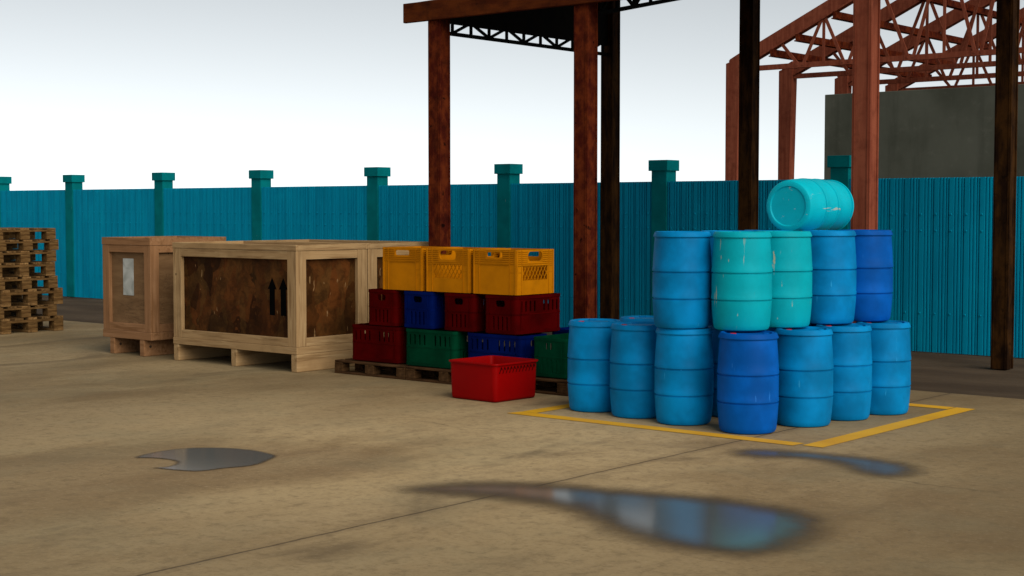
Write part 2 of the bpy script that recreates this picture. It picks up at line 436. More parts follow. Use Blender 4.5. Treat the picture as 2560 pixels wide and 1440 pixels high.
def puddle(poly, label, mat, soft, grow=0.0, z=.005):
    poly = [Vector((p[0], p[1])) for p in poly]
    # rounded outline (closed quadratic spline through the points)
    sm = []
    n = len(poly)
    for i in range(n):
        a = (poly[i - 1] + poly[i]) / 2; b = poly[i]; c = (poly[i] + poly[(i + 1) % n]) / 2
        for k in range(4):
            t = k / 4; sm.append(a * (1 - t) ** 2 + b * 2 * t * (1 - t) + c * t * t)
    def sdf(p):
        d = 1e9; ins = False; m_ = len(sm)
        for i in range(m_):
            a = sm[i]; b = sm[(i + 1) % m_]; e = b - a; w = p - a
            h = max(0, min(1, w.dot(e) / max(e.dot(e), 1e-9))); d = min(d, (w - e * h).length)
            if (a.y > p.y) != (b.y > p.y) and p.x < (b.x - a.x) * (p.y - a.y) / (b.y - a.y) + a.x: ins = not ins
        return d if ins else -d
    xs = [p.x for p in sm]; ys = [p.y for p in sm]
    x0, x1, y0, y1 = min(xs) - grow - .02, max(xs) + grow + .02, min(ys) - grow - .02, max(ys) + grow + .02
    st = .03 if soft > .05 else .018
    nx = int((x1 - x0) / st) + 1; ny = int((y1 - y0) / st) + 1
    bm = bmesh.new(); lay = bm.verts.layers.float.new('depth'); V = {}
    for j in range(ny + 1):
        for i in range(nx + 1):
            x = x0 + (x1 - x0) * i / nx; y = y0 + (y1 - y0) * j / ny
            s = sdf(Vector((x, y)))
            if s > -grow - st * 1.6:
                v = bm.verts.new((x - (x0 + x1) / 2, y - (y0 + y1) / 2, 0)); v[lay] = max(0.0, min(1.0, (s + grow) / (soft + grow))); V[i, j] = v
    for j in range(ny):
        for i in range(nx):
            q = [V.get(k) for k in ((i, j), (i + 1, j), (i + 1, j + 1), (i, j + 1))]
            if all(q): bm.faces.new(q)
    o = obj('puddle', bm, mat, None, False, ((x0 + x1) / 2, (y0 + y1) / 2, z))
    return tag(o, label, 'puddle', 'puddles on the concrete floor', 'structure')

PL = [(-10.03, 7.24), (-10.111, 7.403), (-10.157, 7.628), (-10.114, 7.881), (-9.899, 8.088), (-9.58, 8.164), (-9.366, 8.129), (-9.212, 8.101), (-9.113, 7.93), (-8.981, 7.652), (-9.086, 7.422), (-9.101, 7.203), (-9.284, 7.119), (-9.577, 7.059), (-9.476, 7.191), (-9.543, 7.326), (-9.682, 7.406), (-9.911, 7.365)]
PM = [(-7.466, 7.653), (-7.351, 8.076), (-7.101, 8.369), (-6.684, 8.55), (-6.222, 8.652), (-5.671, 8.839), (-5.147, 8.869), (-4.717, 8.743), (-4.499, 8.443), (-4.346, 7.912), (-4.404, 7.502), (-4.689, 7.355), (-5.175, 7.403), (-5.669, 7.623), (-6.078, 7.862), (-6.408, 7.888), (-6.759, 7.836), (-7.136, 7.674)]
PR = [(-6.518, 10.454), (-6.566, 10.843), (-6.294, 11.02), (-5.895, 11.10), (-5.48, 11.12), (-5.09, 11.044), (-4.839, 10.784), (-4.845, 10.38), (-5.065, 10.24), (-5.314, 10.342), (-5.536, 10.575), (-5.857, 10.649), (-6.126, 10.424)]
puddle(PL, 'sharp edged grey puddle alone on the left of the floor', puddle_mat('clear_water', .12, .75, .10, 1.0, 1.0, .35), .085, .015)
puddle(PM, 'long soft edged puddle in the middle of the floor reflecting the sky', puddle_mat('shallow_water', .30, .95, .13, .92, .95), .40, .20)
puddle(PR, 'small soft edged puddle just in front of the yellow line corner', puddle_mat('thin_water', .32, 1.0, .20, .72, .75), .32, .10)

# ------------------------------------------------------------------ corrugated fence
FY = 19.856
XC = [-32.45 + 3.219 * k for k in range(-1, 10)]
XC = [-39.0, -35.72, -32.51, -29.515, -26.222, -23.071, -19.80, -16.615, -13.393, -10.245, -7.03, -3.80]   # right front corners of the posts
fx = -19.8
fence = thing('corrugated_fence', 'long turquoise corrugated sheet fence with square capped posts', 'fence', (fx, FY, 0))
PROF = [(0, 0), (.068, 0), (.074, .016), (.080, .016), (.088, .001), (.113, .001), (.121, .018), (.128, .018), (.136, .001), (.161, .001), (.169, .018), (.176, .018), (.183, .003), (.200, .003), (.206, .034), (.2155, .034)]
def rivet(bm, x, z, r=.0145):
    n = 7; rings = []
    for rr, d in ((1, 0), (.8, .6), (.4, .95)):
        rings.append([bm.verts.new((x + r * rr * math.cos(2 * math.pi * i / n), -r * d - .001, z + r * rr * math.sin(2 * math.pi * i / n))) for i in range(n)])
    for a, b in zip(rings, rings[1:]):
        for i in range(n): bm.faces.new((a[i], a[(i + 1) % n], b[(i + 1) % n], b[i]))
    bm.faces.new(rings[-1])
for i, xc in enumerate(XC):
    bm = bmesh.new(); add_box(bm, -.29, 0, -.012, .262, 0, 2.62, .006)
    po = obj('post', bm, M['fence_post'], fence, loc=(xc - fx, 0, 0))
    bm = bmesh.new(); add_box(bm, -.325, .035, -.047, .297, 2.600, 2.770, .004)
    obj('cap', bm, M['fence_post'], po)
    if i == len(XC) - 1: break
    x0, x1 = xc + .001, XC[i + 1] - .291
    # the profile runs on the same pitch along the whole fence
    pts = []
    k0 = math.floor((x0 - (-9.82)) / .22)
    for k in range(k0, k0 + 18):
        for dx, dy in PROF:
            x = -9.82 + .22 * k + dx
            if x0 <= x <= x1: pts.append((x, dy))
    pts = [(x0, .004)] + pts + [(x1, .004)]
    bm = bmesh.new()
    cols = []
    for (x, dy) in pts:
        zt = 2.432
        cols.append([bm.verts.new((x - fx, dy + .004, z)) for z in (0.0, .8, 1.6, zt)] + [bm.verts.new((x - fx, dy + .009, z)) for z in (zt, 0.0)])
    for a, b in zip(cols, cols[1:]):
        for q in range(5): bm.faces.new((a[q], b[q], b[q + 1], a[q + 1]))
    for k in range(k0, k0 + 18):
        x = -9.82 + .22 * k + .034
        if x0 + .03 < x < x1 - .03:
            for z in (1.924, 1.695, .542): rivet(bm, x - fx, z)
    obj('sheet_panel', bm, M['fence'], fence)

# ------------------------------------------------------------------ rusty canopy
def column(h, w=.235, d=.20):
    """an H column: two flanges joined by a web, with thin welded lips"""
    bm = bmesh.new()
    add_box(bm, -w / 2, w / 2, -d / 2, -d / 2 + .022, 0, h, .004)
    add_box(bm, -w / 2, w / 2, d / 2 - .022, d / 2, 0, h, .004)
    add_box(bm, -w / 2 + .018, w / 2 - .018, -d / 2 + .022, d / 2 - .022, 0, h)
    for s in (-1, 1): add_box(bm, s * (w / 2 - .03) - .006, s * (w / 2 - .03) + .006, -d / 2 - .006, -d / 2, 0, h)
    return bm
CX = (-13.405, -11.012, -7.335); CY0, CY1 = 14.575, 18.356
SL = .21
canopy = thing('steel_canopy', 'rusty open canopy with a sloping roof on dark red and black columns', 'canopy', (CX[0], CY0, 0))
def loc(x, y, z=0): return (x - CX[0], y - CY0, z)
for x, y, mt in ((CX[0], CY0, 'red_rust'), (CX[1], CY0, 'red_rust'), (CX[2], CY0, 'oxide'), (CX[0], CY1, 'shaded_rust'), (CX[1], CY1, 'shaded_rust'), (CX[2], CY1, 'shaded_rust')):
    w = .215
    c = obj('column', column(4.60 + (SL * (y - CY0) - .14 if y > CY0 else 0), w, .20), M[mt], canopy, loc=loc(x, y))
    if mt == 'oxide': c['label'] = 'lighter red column behind the drums'
    if mt == 'shaded_rust' and x == CX[2]: c['label'] = 'dark brown column standing on the dirt strip by the fence'
# fascia along the front and the two ends
bm = bmesh.new()
add_box(bm, *[v for v in (-.50, 7.2)], -.16, -.10, 4.437, 4.69, .008)
obj('fascia', bm, M['fascia'], canopy)
# roof sheet rising to the back
def slab(bm, x0, x1, y0, y1, za, zb, th):
    vs = [bm.verts.new(p) for p in ((x0, y0, za), (x1, y0, za), (x1, y1, zb), (x0, y1, zb), (x0, y0, za + th), (x1, y0, za + th), (x1, y1, zb + th), (x0, y1, zb + th))]
    for q in ((0, 3, 2, 1), (4, 5, 6, 7), (0, 1, 5, 4), (1, 2, 6, 5), (2, 3, 7, 6), (3, 0, 4, 7)): bm.faces.new([vs[i] for i in q])
bm = bmesh.new(); slab(bm, -.50, 7.2, -.098, 4.1, 4.655, 4.655 + SL * 4.2, .04)
obj('roof_sheet', bm, M['roof'], canopy)
# closed gable cheek on the left end
bm = bmesh.new()
y0, y1 = -.08, 3.87
for x in (-.02, .02):
    pass
vs = [bm.verts.new((x, y, z)) for x in (-.02, .02) for (y, z) in ((y0, 4.425), (y1, 4.425), (y1, 4.65 + SL * (y1 + .1)), (y0, 4.65 + SL * (y0 + .1)))]
for q in ((0, 1, 2, 3), (7, 6, 5, 4), (0, 4, 5, 1), (1, 5, 6, 2), (2, 6, 7, 3), (3, 7, 4, 0)): bm.faces.new([vs[i] for i in q])
obj('gable_panel', bm, M['dark'], canopy)
# flat truss under the cheek, and sloping trusses on the other two column pairs
bm = bmesh.new()
Y = lambda y: y - CY0
add_bar(bm, (0, .12, 4.296), (0, 3.78, 4.296), .05, .045)
ys = [14.833 + .37 * k for k in range(11)]
for k, y in enumerate(ys):
    if y > 18.3: break
    add_bar(bm, (0, Y(y), 4.31), (0, Y(y), 4.45), .032, .032, Vector((1, 0, 0)))
    if k % 2 == 0:
        for s in (-1, 1):
            if 14.6 < y + s * .37 < 18.3: add_bar(bm, (0, Y(y), 4.305), (0, Y(y + s * .37), 4.47), .03, .034)
obj('truss', bm, M['dark'], canopy)
for cx in CX[1:]:
    bm = bmesh.new(); X = cx - CX[0]
    za = 4.315
    add_bar(bm, (X, .1, za + SL * .1), (X, 3.9, za + SL * 3.9), .06, .05)
    add_bar(bm, (X, .1, za + .30 + SL * .1), (X, 3.9, za + .30 + SL * 3.9), .06, .05)
    for k in range(10):
        y = 1.0 - .36 * 2 + .36 * k
        add_bar(bm, (X, y, za + SL * y), (X, y, za + .30 + SL * y), .034, .034, Vector((1, 0, 0)))
        if k % 2 == 0:
            for s in (-1, 1):
                yy = y + s * .36
                if 0 < yy < 3.9: add_bar(bm, (X, y, za + SL * y), (X, yy, za + .30 + SL * yy), .034, .036)
    obj('truss', bm, M['dark'], canopy)

# ------------------------------------------------------------------ red steel hall behind the fence
HX, HY = -21.98, 35.411
hall = thing('steel_hall', 'open red steel frame of a hall with roof trusses behind the fence', 'steel frame', (HX, HY, 0))
HYS = [0, 2.85, 6.2, 9.6]
SP = 18.0                        # span of a truss
def topz(x): return 6.02 + .463 * x if x < SP / 2 else 6.02 + .463 * (SP - x)    # top edge of the rafter
for y in HYS:
    for x0, s in ((0, 1), (SP, -1)):
        bm = bmesh.new()
        w0, w1 = .30, .42
        a = [(0, 0), (w0, 0), (w1, 5.72), (w1, 6.2), (.12, 6.05), (.12, 5.98), (0, 5.94)]
        d0, d1 = 0, .30
        A = [bm.verts.new((x0 + s * p[0], y + d0, p[1])) for p in a]; B = [bm.verts.new((x0 + s * p[0], y + d1, p[1])) for p in a]
        bm.faces.new(A); bm.faces.new(list(reversed(B)))
        for i in range(len(a)): bm.faces.new((A[i], A[(i + 1) % len(a)], B[(i + 1) % len(a)], B[i]))
        obj('column', bm, M['oxide'], hall)
    bm = bmesh.new()
    # rafters (I section), bottom chord and webs
    for s in (0, 1):
        xa, xb = (.1, SP / 2) if s == 0 else (SP - .1, SP / 2)
        for dy, th, hh, off in ((.05, .10, .36, .20), ):
            add_bar(bm, (xa, y + .15, topz(xa) - off), (xb, y + .15, topz(xb) - off), th, hh)
        add_bar(bm, (xa, y + .15, topz(xa) - .405), (xb, y + .15, topz(xb) - .405), .22, .045)
    add_bar(bm, (.36, y + .13, 5.775), (SP - .36, y + .13, 5.775), .10, .135)
    half = [2.23, 3.55, 5.32, 7.06]
    nodes = half + [SP / 2] + [SP - q for q in reversed(half)]
    mids = [1.62] + [(p_ + q_) / 2 for p_, q_ in zip(nodes, nodes[1:])] + [SP - 1.62]
    for k, xn in enumerate(nodes):
        for xt, s_ in ((mids[k], -1), (mids[k + 1], 1)):
            add_bar(bm, (xn + s_ * .07, y + .10, 5.79), (xt - s_ * .05, y + .10, topz(xt) - .41), .03, .085)
        add_box(bm, xn - .17, xn + .17, y + .066, y + .079, 5.712, 5.838)
        for q in (-.08, .08): add_box(bm, xn + q - .018, xn + q + .018, y + .052, y + .066, 5.765, 5.80)
    for xm in mids[1:-1]:
        add_bar(bm, (xm, y + .112, 5.80), (xm, y + .112, topz(xm) - .42), .03, .075, Vector((1, 0, 0)))
    obj('truss', bm, M['oxide'], hall)
for x in (1.40, 2.16, 3.24, 4.55, 5.9, 7.25, 8.6, 9.4, 10.75, 12.1):
    bm = bmesh.new()
    z = topz(x) - .43
    add_box(bm, x - .05, x + .05, .02, HYS[-1] + .3, z - .16, z)
    add_box(bm, x - .09, x + .09, .02, HYS[-1] + .3, z - .19, z - .16)
    obj('purlin', bm, M['red_rust'], hall)

# grey wall between the fence and the hall
bm = bmesh.new(); add_box(bm, 0, 15, 0, .3, 0, 4.59, .01)
obj_w = obj('block_wall', bm, M['concrete_wall'], None, False, (-16.617, 31, 0))
tag(obj_w, 'tall dark grey rendered wall standing behind the fence', 'wall')

# ------------------------------------------------------------------ timber packing cases
def packing_case(name, label, x0, x1, y0, y1, zs, zb, zt, ztop, post, rail_b, rail_t, skids, skw, mats, panel, rec, group=None):
    """skids, a proud band below and above, framed and recessed panels, a sunk lid"""
    H, Vv, Dd = mats
    t = thing(name, label, 'packing case', ((x0 + x1) / 2, (y0 + y1) / 2, 0), 0, group)
    hx, hy = (x1 - x0) / 2, (y1 - y0) / 2
    for sx in skids:
        bm = bmesh.new(); add_box(bm, -skw / 2, skw / 2, -hy + .005, hy - .005, 0, zs, .008)
        obj('skid', bm, M[Dd], t, loc=(sx - (x0 + x1) / 2, 0, 0))
    def piece(nm, mt, *box):
        bm = bmesh.new(); add_box(bm, *box); obj(nm, bm, M[mt], t)
    for nm, za, zz in (('base_band', zs, zb), ('top_band', zt, ztop)):
        th = .035
        piece(nm, H, -hx, hx, -hy, -hy + th, za, zz, .004); piece(nm, H, -hx, hx, hy - th, hy, za, zz, .004)
        piece(nm, Dd, -hx, -hx + th, -hy + th + .001, hy - th - .001, za, zz, .004); piece(nm, Dd, hx - th, hx, -hy + th + .001, hy - th - .001, za, zz, .004)
    e = .006
    fx_, fy_ = hx - e, hy - e
    # corner posts, each with a narrow return strip butted to it
    for sx in (-1, 1):
        for sy in (-1, 1):
            xa, xb = sorted((sx * fx_, sx * (fx_ - .055))); ya, yb = sorted((sy * fy_, sy * (fy_ - post)))
            piece('corner_post', Vv, xa, xb, ya, yb, zb + .002, zt - .002, .003)
            xa, xb = sorted((sx * (fx_ - .057), sx * (fx_ - post))); ya, yb = sorted((sy * (fy_ - .002), sy * (fy_ - .055)))
            piece('corner_strip', Vv, xa, xb, ya, yb, zb + .002, zt - .002, .003)
    for sy in (-1, 1):
        ya, yb = sorted((sy * (fy_ - .003), sy * (fy_ - .055)))
        for za, zz in ((zb + .002, rail_b), (rail_t, zt - .002)): piece('rail', H, -fx_ + post + .001, fx_ - post - .001, ya, yb, za, zz, .003)
    for sx in (-1, 1):
        xa, xb = sorted((sx * (fx_ - .003), sx * (fx_ - .055)))
        for za, zz in ((zb + .002, rail_b), (rail_t, zt - .002)): piece('rail', Dd, xa, xb, -fy_ + post + .001, fy_ - post - .001, za, zz, .003)
    pans = []
    for sy in (-1, 1):
        bm = bmesh.new(); ya, yb = sorted((sy * (fy_ - rec), sy * (fy_ - rec - .02))); add_box(bm, -fx_ + post - .04, fx_ - post + .04, ya, yb, zb, zt)
        pans.append(obj('panel', bm, M[panel], t))
    for sx in (-1, 1):
        bm = bmesh.new(); xa, xb = sorted((sx * (fx_ - rec), sx * (fx_ - rec - .02))); add_box(bm, xa, xb, -fy_ + post - .04, fy_ - post + .04, zb, zt)
        pans.append(obj('panel', bm, M[panel], t))
    bm = bmesh.new(); add_box(bm, -hx + .03, hx - .03, -hy + .03, hy - .03, zt - .03, zt - .005)
    obj('lid', bm, M[H], t)
    return t, pans

PINE = ('pine', 'pine_v', 'pine_d'); PINK = ('pink', 'pink_v', 'pink')
g = 'pine packing cases standing in a row'
case, pans = packing_case('packing_case', 'pine packing case with two black arrows on its dark board panel', -16.17, -13.755, 12.379, 13.601, .22, .308, 1.487, 1.56, .165, .414, 1.378, (-16.115, -14.945, -13.81), .11, PINE, 'osb', .055, g)
# the two upright arrows, printed on the front panel
bm = bmesh.new()
ccx = (-16.17 - 13.755) / 2
for ax in (-14.262, -14.056):
    x = ax - ccx
    pts = [(x - .049, .68), (x + .049, .68), (x + .049, 1.006), (x + .082, 1.003), (x, 1.15), (x - .082, 1.003), (x - .049, 1.006)]
    A = [bm.verts.new((p[0], 0, p[1])) for p in pts]
    bm.faces.new(A)
obj('arrow_mark', bm, M['black'], pans[0], loc=(0, -(1.222 / 2 - .006 - .055) - .003, 0))
packing_case('packing_case', 'pine packing case without arrows, right behind the case with two arrows', -16.17, -13.757, 13.605, 14.82, .22, .308, 1.487, 1.56, .165, .414, 1.378, (-16.115, -14.945, -13.81), .11, PINE, 'osb', .055, g)
pink, pp = packing_case('packing_case', 'narrow reddish packing case with a pale paper label on its front', -17.778, -16.688, 12.41, 13.714, .225, .33, 1.507, 1.607, .145, .437, 1.407, (-17.575, -16.90), .10, PINK, 'ply', .05, g)
pcx = (-17.778 - 16.688) / 2; pcy = (12.41 + 13.714) / 2
bm = bmesh.new(); add_box(bm, -17.365 - pcx, -17.128 - pcx, -.002, .001, .818, 1.321)
obj('paper_label', bm, M['paper'], pp[0], loc=(0, 12.41 - pcy + .006 + .05 - .003, 0))
for ch in [c for c in pink.children if c.name.startswith('skid')]:
    bm = bmesh.new(); 
    for yy in (-.57,):
        add_lathe(bm, [(.0, 0), (.018, 0), (.018, .006), (.0, .006)][1:3], 12)
    o = obj('bolt', bm, M['bolt'], ch, True, (.05, -.545, .13)); o.rotation_euler = (0, R(90), 0)

# ------------------------------------------------------------------ pallets
def pallet(name, label, L, W, H, loc, rz, m1, m2, group, nb=5, bottoms=True):
    """boards run along local X (length L); W across"""
    t = thing(name, label, 'pallet', loc, rz, group)
    th = H * .16
    pit = W / nb; bw = pit * .70
    w_ = (W - bw) / (nb - 1)
    bm = bmesh.new()
    for k in range(nb):
        y = -W / 2 + bw / 2 + k * w_
        d = random.uniform(-.006, .006)
        add_box(bm, -L / 2 + abs(d), L / 2 - abs(d), y - bw / 2, y + bw / 2, H - th + .0005 * (k % 2), H - .003 * random.random(), .004)
    obj('deck', bm, m1, t)
    bl, bw2 = L * .12, W * .152
    zb = th if bottoms else 0.0
    for x in (-L / 2 + bl / 2, 0, L / 2 - bl / 2):
        bm = bmesh.new(); add_box(bm, x - bl / 2 + .002, x + bl / 2 - .002, -W / 2, W / 2, H - 2 * th, H - th - .001, .004)
        obj('stringer', bm, m2, t)
        for y in (-W / 2 + bw2 / 2, 0, W / 2 - bw2 / 2):
            bm = bmesh.new(); add_box(bm, -bl / 2, bl / 2, -bw2 / 2, bw2 / 2, zb + .001, H - 2 * th - .001, .004)
            obj('block', bm, m2, t, loc=(x, y, 0))
    if bottoms:
        for y in (-W / 2 + bw2 / 2, 0, W / 2 - bw2 / 2):
            bm = bmesh.new(); add_box(bm, -L / 2, L / 2, y - bw2 / 2, y + bw2 / 2, 0, th, .004)
            obj('bottom_board', bm, m1, t)
    return t

# the tall stack: (deck top height, right end in Y, has bottom boards, x shift, label)
SX = -21.54
rows = [(.247, 14.275, True, .0, 'bottom pallet of the tall stack, resting on the floor'),
        (.437, 14.172, False, -.02, 'second pallet from the floor in the tall stack, set back'),
        (.705, 14.271, True, .0, 'third pallet from the floor in the tall stack, sticking out'),
        (.906, 14.190, False, -.01, 'fourth pallet from the floor in the tall stack'),
        (1.137, 14.143, True, -.01, 'fifth pallet from the floor in the tall stack'),
        (1.326, 14.165, False, -.01, 'sixth pallet from the floor in the tall stack'),
        (1.501, 14.205, False, .0, 'pallet second from the top of the tall stack'),
        (1.688, 14.162, False, -.01, 'topmost pallet of the tall stack by the fence')]
zprev = 0.0
for zt, yr, bt, dx, lab in rows:
    pallet('wood_pallet', lab, 1.35, 1.13, zt - zprev - .002, (SX + dx - 1.35 / 2, yr - 1.13 / 2, zprev + .002), R(random.uniform(-.6, .6)), M['pallet'], M['block'], 'pallets in the tall stack', 5, bt)
    zprev = zt
# pallets under the crates
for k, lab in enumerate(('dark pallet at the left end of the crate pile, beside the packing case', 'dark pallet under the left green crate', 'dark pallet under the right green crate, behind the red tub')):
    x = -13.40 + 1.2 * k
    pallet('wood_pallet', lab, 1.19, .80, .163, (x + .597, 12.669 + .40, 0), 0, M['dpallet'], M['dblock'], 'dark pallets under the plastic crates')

# ------------------------------------------------------------------ bottle crates
def bottle_crate(name, label, mat):
    """long side along local X; slots high on the long sides, handle and low slots on the ends"""
    L, W, H, r, th = .80, .48, .435, .05, .012
    t = thing(name, label, 'crate')
    bm = bmesh.new()
    zb, zt = .012, H
    def out(w): return [(-w / 2, zb), (w / 2, zb), (w / 2, zt), (-w / 2, zt)]
    fl, fw = L - 2 * r, W - 2 * r
    sx = [-.325, -.248, -.171, -.094, .094 - .02, .171 - .02, .248 - .02, .325 - .02]
    lh = [rrect(x + .01, .314, .030, .125, .014) for x in sx]
    wh = [rrect(0, .345, .135, .072, .026)] + [rrect(x, .125, .024, .155, .011) for x in (-.096, -.032, .032, .096)]
    for a in (0, 180): holed(bm, out(fl), lh, th, Matrix.Rotation(R(a), 4, 'Z') @ Matrix.Translation((0, -W / 2, 0)))
    for a in (90, 270): holed(bm, out(fw), wh, th, Matrix.Rotation(R(a), 4, 'Z') @ Matrix.Translation((0, -L / 2, 0)))
    n = 6
    for cx, cy, a0 in ((1, 1, 0), (-1, 1, 90), (-1, -1, 180), (1, -1, 270)):
        prev = None
        for i in range(n + 1):
            a = R(a0 + 90 * i / n); ca, sa = math.cos(a), math.sin(a)
            ox, oy = cx * (L / 2 - r), cy * (W / 2 - r)
            ring = [bm.verts.new((ox + rr * ca, oy + rr * sa, z)) for rr, z in ((r, zb), (r, zt), (r - th, zt), (r - th, zb))]
            if prev:
                for q in range(4): bm.faces.new((prev[q], ring[q], ring[(q + 1) % 4], prev[(q + 1) % 4]))
            prev = ring
    add_box(bm, -L / 2 + .03, L / 2 - .03, -W / 2 + .03, W / 2 - .03, .0, .02)
    obj('body', bm, mat, t, True)
    # rim band and moulded ribs
    def band(bm, z0, z1, e):
        ol = rrect(0, 0, L + 2 * e, W + 2 * e, r + e, 6); il = rrect(0, 0, L - .004, W - .004, r - .002, 6)
        A = [[bm.verts.new((p[0], p[1], z)) for p in l] for l, z in ((ol, z0), (ol, z1), (il, z1), (il, z0))]
        m_ = len(ol)
        for q in range(4):
            for i in range(m_): bm.faces.new((A[q][i], A[q][(i + 1) % m_], A[(q + 1) % 4][(i + 1) % m_], A[(q + 1) % 4][i]))
    bm = bmesh.new(); band(bm, H - .034, H + .001, .006); obj('rim', bm, mat, t, True)
    bm = bmesh.new(); band(bm, .222, .234, .004); band(bm, .0125, .05, .004)
    for s in (-1, 1):
        for x in (-L / 2 + .07, L / 2 - .07): 
            ya, yb = sorted((s * (W / 2 - .001), s * (W / 2 + .004))); add_box(bm, x - .006, x + .006, ya, yb, .05, H - .034)
        for y in (-W / 2 + .08, W / 2 - .08):
            xa, xb = sorted((s * (L / 2 - .001), s * (L / 2 + .004))); add_box(bm, xa, xb, y - .005, y + .005, .05, H - .034)
    obj('rib', bm, mat, t, True)
    return t
cr0 = bottle_crate('bottle_crate', 'x', M['c_red'])
cr0['group'] = 'dark plastic bottle crates in the pile'
RED, BLU, GRN = M['c_red'], M['c_blue'], M['c_green']
first = True
def crate(x, y, z, turned, mat, label):
    global first
    rot = (0, 0, R(90) if turned else 0)
    if first:
        first = False
        cr0.location = (x, y, z); cr0.rotation_euler = rot; cr0['label'] = label
        return cr0
    return copy_thing(cr0, (x, y, z), rot, label, {RED: mat})
ZP = .165
crate(-12.785, 12.985, ZP, False, RED, 'dark red crate on the left pallet, at the bottom left of the crate pile')
crate(-11.858, 12.96, ZP, False, GRN, 'long green crate in the bottom row, showing its slotted long side')
crate(-10.901, 12.97, ZP, False, BLU, 'blue crate in the bottom row behind the red tub')
crate(-10.122, 13.16, ZP, True, GRN, 'green crate turned end on, beside the leftmost floor drum')
crate(-12.668, 13.15, .602, True, RED, 'dark red crate at the left end of the middle row, next to the packing case')
crate(-12.078, 13.15, .602, True, BLU, 'blue crate in the middle row between two dark red crates')
crate(-11.437, 13.15, .602, True, RED, 'dark red crate in the middle row, just right of the blue one')
crate(-10.815, 13.15, .602, True, RED, 'dark red crate at the right end of the middle row, showing end and slotted side')
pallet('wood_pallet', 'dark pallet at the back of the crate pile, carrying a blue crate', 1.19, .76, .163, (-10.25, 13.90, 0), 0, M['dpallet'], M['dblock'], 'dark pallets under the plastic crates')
crate(-10.52, 14.02, ZP, False, BLU, 'blue crate at the back, a sliver of it between red crate and drum')

# ------------------------------------------------------------------ yellow crates
def yellow_crate(label):
    """square crate: two plain faces (local -Y, +Y) and two lattice faces (local -X, +X)"""
    S, D, H, th = .63, .66, .50, .014
    t = thing('milk_crate', label, 'crate', group='amber crates on top of the pile')
    bm = bmesh.new()
    def face(w, kind, mt):
        o = [(-w / 2, 0), (w / 2, 0), (w / 2, H), (-w / 2, H)]
        if kind == 'plain': hs = [rrect(.0, .44, .225, .058, .02)]
        else: hs = [rrect(.0, .425, .25, .105, .042, 4), [(-.215, .16), (-.215, .315), (.215, .315), (.215, .16)]]
        holed(bm, o, hs, th, mt)
    face(S, 'plain', Matrix.Translation((0, -D / 2, 0))); face(S, 'plain', Matrix.Rotation(R(180), 4, 'Z') @ Matrix.Translation((0, -D / 2, 0)))
    for a in (90, 270): face(D - 2 * th - .002, 'grid', Matrix.Rotation(R(a), 4, 'Z') @ Matrix.Translation((0, -S / 2, 0)))
    add_box(bm, -S / 2 + th, S / 2 - th, -D / 2 + th, D / 2 - th, .0, .018)
    obj('body', bm, M['c_yel'], t, True)
    # horizontal grip ribs round the top, corner strips
    bm = bmesh.new()
    def rib(mt, w, x0, x1, z0, z1, d): add_box(bm, x0, x1, -d, .0, z0, z1, .002, mt)
    for a, w, dd in ((0, S, D), (180, S, D), (90, D, S), (270, D, S)):
        mt = Matrix.Rotation(R(a), 4, 'Z') @ Matrix.Translation((0, -dd / 2, 0))
        grid = a in (90, 270)
        hw = .135 if grid else .123
        n = 8 if grid else 7
        for k in range(n):
            z = .484 - .022 * k
            z0, z1 = z - .011, z
            crosses = (z1 > .366 and z0 < .484) if grid else (z1 > .405 and z0 < .475)
            spans = ((-w / 2 + .10, -hw), (hw, w / 2 - .10)) if crosses else ((-w / 2 + .10, w / 2 - .10),)
            for x0, x1 in spans: rib(mt, w, x0, x1, z0, z1, .007)
            for s in (-1, 1):
                xa, xb = sorted((s * (w / 2 - .028), s * (w / 2 - .084))); rib(mt, w, xa, xb, z0, z1, .007)
        for s in (-1, 1):
            xa, xb = sorted((s * (w / 2 + .0), s * (w / 2 - .024))); rib(mt, w, xa, xb, 0, H, .008)
            xa, xb = sorted((s * (w / 2 - .088), s * (w / 2 - .096))); rib(mt, w, xa, xb, 0, H - .004, .006)
            xa, xb = sorted((s * (w / 2 - .026), s * (w / 2 - .086))); rib(mt, w, xa, xb, .245, .251, .003)
        rib(mt, w, -w / 2 + .10, w / 2 - .10, .325 if grid else .330, .334 if grid else .338, .008)
    obj('rib', bm, M['c_yel'], t)
    # the diagonal lattice in the two openings
    for a in (90, 270):
        mt = Matrix.Rotation(R(a), 4, 'Z') @ Matrix.Translation((0, -S / 2, 0))
        bm = bmesh.new()
        x0, x1, z0, z1 = -.215, .215, .16, .315
        hgt = z1 - z0; run = hgt * .62
        for sgn, dep in ((1, .003), (-1, .007)):
            x = x0 - run
            while x < x1 + run:
                p, q = ((x, z0), (x + run, z1)) if sgn > 0 else ((x + run, z0), (x, z1))
                # clip to the opening
                def clip(p, q):
                    (ax, az), (bx_, bz) = p, q; f0, f1 = 0.0, 1.0
                    for lo, hi in ((x0, x1),):
                        d = bx_ - ax
                        fa, fb = (lo - ax) / d, (hi - ax) / d
                        if fa > fb: fa, fb = fb, fa
                        f0, f1 = max(f0, fa), min(f1, fb)
                    if f1 - f0 < .05: return None
                    L_ = lambda f: Vector((ax + (bx_ - ax) * f, dep, az + (bz - az) * f))
                    return L_(f0), L_(f1)
                r_ = clip(p, q)
                if r_: add_bar(bm, mt @ r_[0], mt @ r_[1], .007, .007)
                x += .058
        obj('lattice', bm, M['c_yel'], t)
    return t
yc = yellow_crate('amber crate at the right end of the top row, lattice facing the drums')
yc.location = (-10.905, 13.09, 1.046)
copy_thing(yc, (-11.612, 13.075, 1.046), (0, 0, R(90)), 'middle amber crate of the top row, its lattice side facing front')
copy_thing(yc, (-12.328, 13.085, 1.046), (0, 0, 0), 'amber crate at the left end of the top row, beside the packing case')

